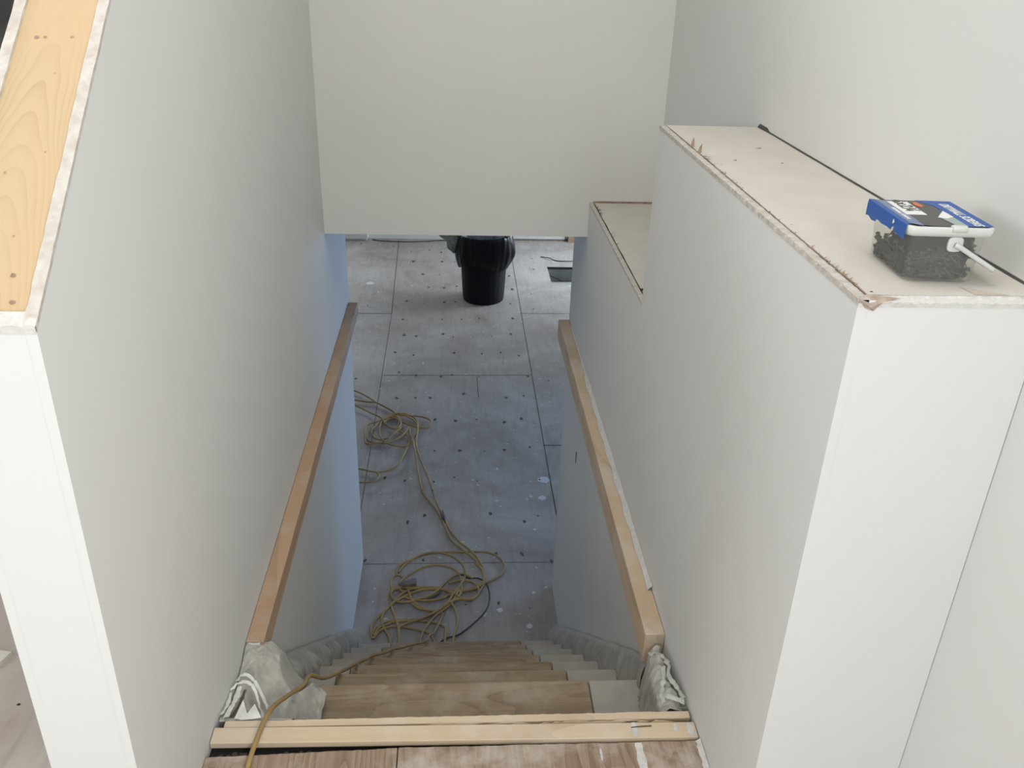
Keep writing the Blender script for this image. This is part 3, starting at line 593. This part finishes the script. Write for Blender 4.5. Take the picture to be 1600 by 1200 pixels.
# ---- far baseboards
mb = MB(); mb.box(-1.6, -.485, 9.56, 9.655, ZF+.02, ZF+.20); mb.box(-1.6, -.50, 9.575, 9.65, ZF+.001, ZF+.02); tag(mb.build('baseboard_heater', M['board'], bevel=.006), 'low white baseboard heater at the far wall, left of the bin', 'heater')
mb = MB(); mb.box(1.08, 1.74, YF-.03, YF-.002, ZF+.022, ZF+.14); struct(mb.build('baseboard_far', M['board'], bevel=.004))
mb = MB(); mb.box(.7, 1.79, YF-.016, YF-.001, ZF+.001, ZF+.018); tag(mb.build('wood_shim_strip', M['tear']), 'reddish strip under the far baseboard, right of the bin', 'board')
mb = MB(); mb.box(1.775, 1.86, YF-.06, YF-.002, ZF+.001, .6); tag(mb.build('wall_stud', M['tear'], bevel=.003), 'dark wooden stud standing at the far lower wall on the right', 'stud')

# ---- bin with its bag
bn = thing('trash_bin', 'dark round trash bin lined with a black bag on the lower floor', 'bin', (.757, 7.79, ZF))
mb = MB(); mb.lathe(0, 0, [(.0, .012), (.165, .012), (.175, 0), (.188, .004), (.193, .02), (.197, .10), (.212, .40), (.222, .58), (.238, .582), (.242, .60), (.242, .625), (.234, .632), (.226, .625), (.218, .58), (.190, .04), (0, .03)], 0, 72,
   fn=lambda a, r, z: (r+(.0022*math.cos(a*24) if .05 < z < .57 and r > .19 else 0), z))
mb.build('bin_body', M['bin'], bn)
def bagp(a, r, z):
    k = noise.noise(Vector((math.cos(a)*5, math.sin(a)*5, z*5)))*.014+rnoise(math.cos(a)*.5, math.sin(a)*.5, z*.6, 9)*.010
    return k
def ofn(a, r, z):
    j = bagp(a, r, z); right = max(0, math.cos(a-.05))**6
    if r < .236: return (r+j*.4, z+j*.2)
    hem = .365+.03*math.sin(a*3+1)+.012*noise.noise(Vector((math.cos(a)*4, math.sin(a)*4, 2)))-.012*right
    t = max(0, (.62-z)/.24); zz = .62-(.62-hem)*min(1, t) if z < .62 else z+j*.5
    return (max(.246-.03*min(1, t), r+j+.016*right*math.sin(min(1, t)*PI*.9)), zz)
mb = MB(); mb.lathe(0, 0, [(.228, .60), (.236, .645), (.246, .648), (.252, .63), (.256, .60), (.259, .56), (.262, .52), (.263, .49), (.262, .46), (.257, .43), (.247, .40), (.238, .38)], 0, 150, fn=ofn)
bg_ = mb.build('bin_bag', M['bag'], bn)
mb = MB(); mb.lathe(0, 0, [(.232, .640), (.215, .60), (.205, .52), (.20, .42), (.17, .34), (.08, .31), (0.001, .30)], 0, 110, fn=lambda a, r, z: (max(0, r+rnoise(math.cos(a)*r*3, math.sin(a)*r*3, z*2, 7)*.02*min(1, r*8)-.008*(r > .2)), z+rnoise(math.cos(a)*r, math.sin(a)*r, z, 14)*.022*(z < .6)))
mb.build('bag_lining', M['baglin'], bn)
# grey clear sheet hanging from the rim on the left
gs = MB()
gs.grid(lambda u, v: (.757-.235-.185*u*(1-v*.62)-.012*math.sin(v*9)+.0, 7.74-.03*u+.03*noise.noise(Vector((u*4, v*5, 1))), -.86-.235*v*(1-.25*u)+.012*noise.noise(Vector((u*6, v*3, 4)))+.01), 24, 24)
o = gs.build('clear_film', M['bagrey'], normals=False); sd = o.modifiers.new('thick', 'SOLIDIFY'); sd.thickness = .001
tag(o, 'grey clear film hanging over the left rim of the bin', 'plastic sheet')

# ---- ledge panels (drywall laid on the stepped wall)
def ledge(ya, yb, z, label, seed):
    p = thing('ledge_panel', label, 'panel', (1.014, ya, z-.012))
    mb = MB(); n = 40; vs = []
    for i in range(n+1):
        y = (yb-ya)*i/n; xl = .0012+.0012*random.random(); xr = XB-1.014-.0022-.0015*noise.noise(Vector((y*4, seed, 0)))
        vs += [(xl, y, 0), (xl, y, .0122), (xr, y, .0122), (xr, y, 0)]
    fs = [(i*4+k, i*4+4+k, i*4+4+(k+1) % 4, i*4+(k+1) % 4) for i in range(n) for k in range(4)]+[(3, 2, 1, 0), (n*4, n*4+1, n*4+2, n*4+3)]
    mb.add(vs, fs); mb.build('panel_board', M['paper'], p)
    return p
lp = ledge(YNR+.0135, YA-.0010, ZL, 'beige drywall panel on top of the right wall, the screw tub on it', 1)
lp2 = ledge(YA+.001, D-.004, Z2, 'beige drywall panel on the lower step of the right wall, against the far wall', 2)
def flake(mb, x, y, z, ln, az, h, wd=.003, mi=0):
    dx, dy = math.cos(az), math.sin(az)
    mb.add([(x-dy*wd, y+dx*wd, z), (x+dy*wd, y-dx*wd, z), (x+dx*ln*.5+dy*wd*.6, y+dy*ln*.5-dx*wd*.6, z+h*.7), (x+dx*ln, y+dy*ln, z+h), (x+dx*ln*.5-dy*wd*.6, y+dy*ln*.5+dx*wd*.6, z+h*.6)], [(0, 1, 2, 4), (4, 2, 3)], mi)
mb = MB(); zt_ = .0127
for (y, ln, az, h) in ((1.935, .010, 1.2, .020), (1.875, .012, .9, .018), (1.84, .02, -.5, .006), (1.82, .02, -1.1, .004)): flake(mb, .0015, y-lp.location.y, zt_, ln, az, h, .0045)
for i in range(46):
    y = 1.03+(1.87-1.03)*random.random()**1.3; flake(mb, -.0006+random.uniform(-.001, .002), y-lp.location.y, zt_+.001, random.uniform(.003, .010), random.uniform(-1.9, 1.2), random.uniform(0, .004), random.uniform(.0008, .0022))
vs = []; n = 90
for i in range(n+1):
    y = 1.012+(2.15-1.012)*i/n-lp.location.y; k = .0022*max(.15, .5+noise.noise(Vector((y*11, 4, 4)))) ; vs += [(-.0008, y, zt_+.0005), (k, y, zt_+.0006)]
mb.add(vs, [(i*2, i*2+1, i*2+3, i*2+2) for i in range(n)])
for (x, y, r) in ((1.0256, 1.0265, .0022), (1.0275, 1.33, .0014), (1.032, 1.76, .0015)): mb.disc(x-1.014, y-lp.location.y, zt_, r, 1, 8, .2, .8)
for (x, y, ln) in ((1.158, 1.93, .012), (1.163, 1.78, .006), (1.07, 1.80, .007)): mb.add([(x-1.014, y-lp.location.y, zt_), (x-1.014+ln, y+.002-lp.location.y, zt_), (x-1.014+ln, y+.008-lp.location.y, zt_+.001), (x-1.014, y+.003-lp.location.y, zt_)], [(0, 1, 2, 3)], 0)
mb.build('torn_edge', [M['tear'], M['dark']], lp, normals=False)
mb = MB(); Y_ = lp.location.y
mb.add([(x-1.014, y-Y_, zt_) for x, y in ((1.153, 1.046), (1.166, 1.040), (1.205, 1.0175), (1.160, 1.0175))], [(0, 1, 2, 3)]); mb.build('torn_patch', simple('bare_patch', (.56, .50, .43), .9, 0, .08, 30), lp, normals=False)
mb = MB(); Y_ = lp2.location.y
for i in range(16):
    y = 3.22-.16*random.random(); flake(mb, .001+random.uniform(-.004, .003), y-Y_, zt_, random.uniform(.006, .016), random.uniform(-1.5, 1.5), random.uniform(.001, .007), random.uniform(.002, .004))
for (y) in (2.83, 2.80, 2.72): flake(mb, .001, y-Y_, zt_, .012, .3, .003, .003)
vs = []; n = 70
for i in range(n+1):
    y = YA+.02+(3.22-YA-.02)*i/n-Y_; k = .0032*max(.2, .6+noise.noise(Vector((y*9, 8, 4)))); vs += [(-.0012, y, zt_), (k, y, zt_+.0002)]
mb.add(vs, [(i*2, i*2+1, i*2+3, i*2+2) for i in range(n)], 1)
mb.add([(-.002, 2.305-Y_, zt_), (.012, 2.305-Y_, zt_+.001), (.012, 2.292-Y_, zt_+.001), (.004, 2.288-Y_, zt_), (-.002, 2.280-Y_, zt_)], [(0, 1, 2, 3, 4)], 1)
mb.build('torn_edge', [M['tear'], M['dark']], lp2, normals=False)
# dark strip over the seam between ledge panel and right wall, and behind the lower panel
mb = MB(); vs = []; n = 60
for i in range(n+1):
    y = YNR+.02+(YA-.005-YNR-.02)*i/n; k = .0009+.0022*max(0, noise.noise(Vector((y*5, 0, 7)))+.2); k += .004*max(0, (y-2.08)/.12)
    vs += [(XB-.0006, y, ZL+.0035+(.006 if y > 2.13 else 0)), (XB-.0008-k, y, ZL+.0008)]
mb.add(vs, [(i*2, i*2+1, i*2+3, i*2+2) for i in range(n)])
tag(mb.build('open_seam', M['seam']), 'dark open seam between the upper ledge and the right wall', 'seam')
mb = MB(); mb.box(1.012, XB-.001, D-.0032, D-.0004, Z2+.0005, Z2+.0065); tag(mb.build('open_seam', M['tear']), 'thin brown seam where the lower ledge meets the far wall', 'seam')
# torn corner of the right wall
mb = MB()
mb.add([(1.0, YNR-.0012, ZL), (1.004, YNR-.003, ZL-.004), (1.014, YNR-.006, ZL-.010), (1.020, YNR-.003, ZL-.016), (1.030, YNR-.0035, ZL-.004), (1.054, YNR-.001, ZL+.0006), (1.040, YNR+.004, ZL+.001), (1.014, YNR+.010, ZL+.002), (1.002, YNR+.004, ZL+.001), (1.0, YNR+.002, ZL-.010)],
       [(0, 1, 8), (1, 2, 7, 8), (2, 4, 7), (2, 3, 4), (4, 5, 6), (4, 6, 7), (0, 9, 1), (1, 9, 3, 2)], 0, False)
tag(mb.build('torn_corner', simple('curled_brown_paper', (.50, .40, .33), .9, 0, .4, 80), normals=False), 'curled torn paper at the near corner of the right wall top', 'torn paper')

# ---- screw tub
tb = thing('screw_tub', 'clear plastic tub of dark drywall screws with a blue-edged lid on the ledge', 'tub', (1.1345, 1.1255, ZL+.0010), math.radians(-3.0))
def rrect(hx, hy, r, z, n=5, cx=0, cy=0):
    pts = []
    for (sx, sy, a0) in ((1, 1, 0), (-1, 1, PI/2), (-1, -1, PI), (1, -1, 1.5*PI)):
        for k in range(n+1):
            a = a0+k*PI/2/n; pts.append((cx+sx*(hx-r)+r*math.cos(a), cy+sy*(hy-r)+r*math.sin(a), z))
    return pts
def loft(mb, loops, mi=0, cap0=True, cap1=True, smooth=True):
    n = len(loops[0]); vs = [p for l in loops for p in l]
    fs = [(i*n+k, i*n+(k+1) % n, (i+1)*n+(k+1) % n, (i+1)*n+k) for i in range(len(loops)-1) for k in range(n)]
    if cap0: fs.append(tuple(reversed(range(n))))
    if cap1: fs.append(tuple(range((len(loops)-1)*n, len(loops)*n)))
    mb.add(vs, fs, mi, smooth)
H = .0745
m_, nt, b = mat('clear_tub_plastic'); b.inputs['Base Color'].default_value = (.70, .72, .68, 1); b.inputs['Roughness'].default_value = .3
tr = nt.nodes.new('ShaderNodeBsdfTransparent'); tr.inputs[0].default_value = (.93, .94, .92, 1); mx = nt.nodes.new('ShaderNodeMixShader'); mx.inputs[0].default_value = .16
nt.links.new(tr.outputs[0], mx.inputs[1]); nt.links.new(b.outputs[0], mx.inputs[2]); nt.links.new(mx.outputs[0], nt.nodes['Material Output'].inputs[0])
m_lid, nt, b = mat('milky_lid_plastic'); b.inputs['Base Color'].default_value = (.58, .60, .575, 1); b.inputs['Roughness'].default_value = .35
mb = MB(); loft(mb, [rrect(.043, .060, .008, .001), rrect(.0455, .0625, .010, .003), rrect(.051, .0645, .010, H-.006), rrect(.052, .0655, .010, H-.004)], 0, True, False)
mb.build('tub_body', m_, tb, normals=True)
# lid
mb = MB(); loft(mb, [rrect(.0525, .066, .010, H-.011), rrect(.0565, .068, .010, H-.011), rrect(.0575, .069, .011, H-.005), rrect(.0575, .069, .011, H-.001), rrect(.0560, .0675, .010, H+.001), rrect(.0535, .065, .009, H+.001), rrect(.0525, .064, .008, H-.0005)], 0, False, True)
lid = mb.build('lid', m_lid, tb)
flat = lambda n_, c, r=.45: simple(n_, c, r, 0, .05, 30)
blue = flat('label_blue', (.010, .085, .34)); dk = flat('label_charcoal', (.075, .072, .068)); wh = flat('label_white', (.80, .80, .78)); gr = flat('label_grey_green', (.32, .40, .38)); org = flat('label_orange', (.60, .16, .06)); slate = flat('label_slate', (.17, .22, .34))
def poly2(name, pts, z, mt, parent=lid):
    mb = MB(); n = len(pts); mb.add([(x, y, z) for x, y in pts]+[(x, y, z-.0003) for x, y in pts], [tuple(range(n)), tuple(reversed(range(n, 2*n)))]+[(i, (i+1) % n, n+(i+1) % n, n+i) for i in range(n)]); return mb.build(name, mt, parent)
Zt = H+.0013
poly2('label_panel', [(-.051, -.052), (-.022, -.0625), (.051, -.0625), (.054, .066), (-.054, .067)], Zt, dk)
poly2('label_blue_band', [(.0215, -.0625), (.0560, -.0610), (.0565, .0665), (.006, .0675), (.0215, .040)], Zt+.0004, blue)
poly2('label_slate_strip', [(-.051, -.050), (-.036, -.0625), (-.034, -.030), (-.036, .0630), (-.051, .0630)], Zt+.0003, slate)
poly2('label_size_panel', [(-.037, -.010), (-.009, -.010), (-.009, .059), (-.037, .059)], Zt+.0005, wh)
poly2('label_picture', [(.003, -.020), (.022, .006), (.022, -.0625), (.008, -.060)], Zt+.0006, gr)
poly2('label_picture', [(.000, -.022), (.0215, .012), (.0225, -.018), (.0105, -.026)], Zt+.0008, wh)
poly2('label_emblem', [(-.004, .052), (.004, .058), (.006, .036), (.0, .030), (-.005, .040)], Zt+.0006, org)
poly2('tape_over_edge', [(-.0585, -.062), (-.0505, -.056), (-.0505, .066), (-.0585, .068)], H+.0021, blue)
mb = MB(); n = 30; vs = []
for i in range(n+1):
    y = -.064+.131*i/n; jag = .0035*noise.noise(Vector((y*60, 1, 1)))+(.006 if -.030 < y < -.022 else 0)
    vs += [(-.0588, y, H+.0021), (-.0596, y, H-.004), (-.0594, y, H-.0165+jag-.004*(y > .03))]
mb.add(vs, [(i*3+a, i*3+3+a, i*3+4+a, i*3+1+a) for i in range(n) for a in (0, 1)]); o = mb.build('tape_side', blue, lid, normals=False)
sd = o.modifiers.new('t', 'SOLIDIFY'); sd.thickness = .0004
mb = MB(); mb.disc(0, 0, 0, .003, 0, 7, .4); o = mb.build('tape_tear', wh, lid); o.rotation_euler = (0, -PI/2, 0); o.location = (-.0603, -.027, H-.004)
# lid latch bump on the front rim
mb = MB(); loft(mb, [rrect(.010, .006, .003, H-.004, 4, .009, -.066), rrect(.010, .006, .003, H+.002, 4, .009, -.066), rrect(.008, .004, .002, H+.0035, 4, .009, -.066)]); mb.build('latch_tab', m_lid, lid)
def text(name, body, size, loc, rz, mt, parent=lid, shear=0, sx=1):
    cu = bpy.data.curves.new(name, 'FONT'); cu.body = body; cu.size = size; cu.align_x = 'CENTER'; cu.align_y = 'CENTER'; cu.extrude = .0002; cu.offset = .00022; cu.shear = shear
    t = bpy.data.objects.new(name+'_source', cu); S.collection.objects.link(t); bpy.context.view_layer.update()
    me = bpy.data.meshes.new_from_object(t.evaluated_get(bpy.context.evaluated_depsgraph_get())); bpy.data.objects.remove(t)
    me.materials.clear(); me.materials.append(mt); o = bpy.data.objects.new(name, me); S.collection.objects.link(o); o.parent = parent; o.location = loc; o.rotation_euler = (0, 0, rz); o.scale = (sx, 1, 1); return o
text('lettering', 'DRYWALL SCREWS', .0185, (.0375, -.005, Zt+.0008), -PI/2, wh, shear=.2, sx=.68)
text('lettering', '6x2\u00bc', .027, (-.0215, .034, Zt+.0009), -PI/2, dk)
text('small_print', 'DRYWALL SCREWS', .0066, (-.0435, -.006, Zt+.0008), -PI/2, wh)
# bail handle: pivots on the front and back faces, hangs over the right side
mb = MB(); cx_ = .009
for sy in (-1, 1):
    a = [(cx_+(.0095 if z == 0 else .007)*0+x, sy*.0655, H-.0215+zz) for x, zz in ()]
    loops = []
    for d_, k in ((0, 1), (.003, 1), (.0036, .85)):
        loops.append([(cx_+k*.0100*(1 if math.cos(t) > 0 else -1)*abs(math.cos(t))**.55, sy*(.0635+d_), H-.0215+k*.0100*(1 if math.sin(t) > 0 else -1)*abs(math.sin(t))**.55) for t in [q*2*PI/16 for q in range(16)]])
    mb = MB(); loft(mb, loops); mb.build('handle_boss', m_lid, tb)
mb = MB(); ya_ = .0700; drop = .037
arm = [(cx_-.002, -ya_, H-.021), (cx_+.004, -ya_-.001, H-.0235), (cx_+.026, -ya_, H-.036), (cx_+.050, -ya_, H-.0495), (cx_+.0565, -ya_+.003, H-.0535), (cx_+.0585, -ya_+.012, H-.0545)]
pth = arm+[(cx_+.0585, 0, H-.0545)]+[(x, -y, z) for x, y, z in reversed(arm)]
mb.tube(spline(pth, 5), .0034, 0, 10); mb.build('bail_handle', m_lid, tb)
# screws inside
mb = MB(); hf = lambda x, y: .046+(.012*min(1, x/.03) if x > 0 else .016*max(-1, x/.04))-.010*max(0, y/.06)+.006*noise.noise(Vector((x*40, y*40, 2)))
NX = 26
def inner_pt(a, t):
    k = .042+.0065*t, .0585+.003*t
    ca, sa = math.cos(a), math.sin(a); q = 4.5; s_ = 1/((abs(ca)**q+abs(sa)**q)**(1/q)); return k[0]*ca*s_, k[1]*sa*s_
L1 = []
for j in range(9):
    t = j/8; row = []
    for i in range(120):
        x, y = inner_pt(i*2*PI/120, t); zt = hf(x, y)+.012*(y > 0)*0
        k = 1+.03*noise.noise(Vector((x*120, y*120, t*9))); row.append((x*k*.975, y*k*.975, .003+(zt-.003)*t))
    L1.append(row)
L1.append([(x*.6, y*.6, z+.004*noise.noise(Vector((x*90, y*90, 0)))) for x, y, z in L1[-1]])
loft(mb, L1)
rr_ = random.Random(5)
for i in range(260):
    a = rr_.uniform(0, 2*PI); t = rr_.random(); x, y = inner_pt(a, t); x *= .985; y *= .985; z = .004+(hf(x, y))*t
    ax = Vector((-y*.9*abs(x/.05)**3*0+rr_.uniform(-1, 1), rr_.uniform(-1, 1), rr_.uniform(-.5, .5)))
    nrm = Vector((x/.045, 0, 0)) if abs(x/.045) > abs(y/.06) else Vector((0, y/.06, 0)); nrm.normalize(); ax -= nrm*ax.dot(nrm); ax.normalize()
    p = Vector((x, y, z)); Ls = .022
    q0 = p-ax*Ls*.5; q1 = p+ax*Ls*.5
    lim = lambda v: Vector((max(-.0435, min(.0435, v.x)), max(-.0590, min(.0590, v.y)), max(.004, min(.062, v.z))))
    q0, q1 = lim(q0), lim(q1)
    if (q1-q0).length < .006: continue
    mb.tube([q0, q0+(q1-q0)*.08, q0+(q1-q0)*.16, q1], [.0030, .0026, .0012, .0006], 1, 6)
sc = mb.build('screws', [simple('black_phosphate', (.012, .013, .013), .6, .1, .4, 160), simple('screw_steel', (.085, .09, .088), .5, .3, .6, 50)], loc=(1.1345, 1.1255, ZL+.0010)); sc.rotation_euler = (0, 0, math.radians(-3.0))
tag(sc, 'dark grey screws heaped inside the clear tub', 'screws', kind='stuff')

# ---- bits and pieces
mb = MB(); mb.add([(-.80, 1.50, 0), (-.508, 1.503, 0), (-.496, 1.545, 0), (-.80, 1.60, 0), (-.80, 1.50, .012), (-.508, 1.503, .012), (-.496, 1.545, .012), (-.80, 1.60, .012)], [(3, 2, 1, 0), (4, 5, 6, 7), (0, 1, 5, 4), (1, 2, 6, 5), (2, 3, 7, 6), (3, 0, 4, 7)])
tag(mb.build('wood_scrap', M['paper']), 'pale board scrap on the upper floor left of the white wall end', 'board')
mb = MB(); mb.box(.9988, .9999, 3.115, 3.128, -.47, -.42); tag(mb.build('wall_gouge', M['dark']), 'small dark upright gouge in the right wall below the ledger', 'gouge')
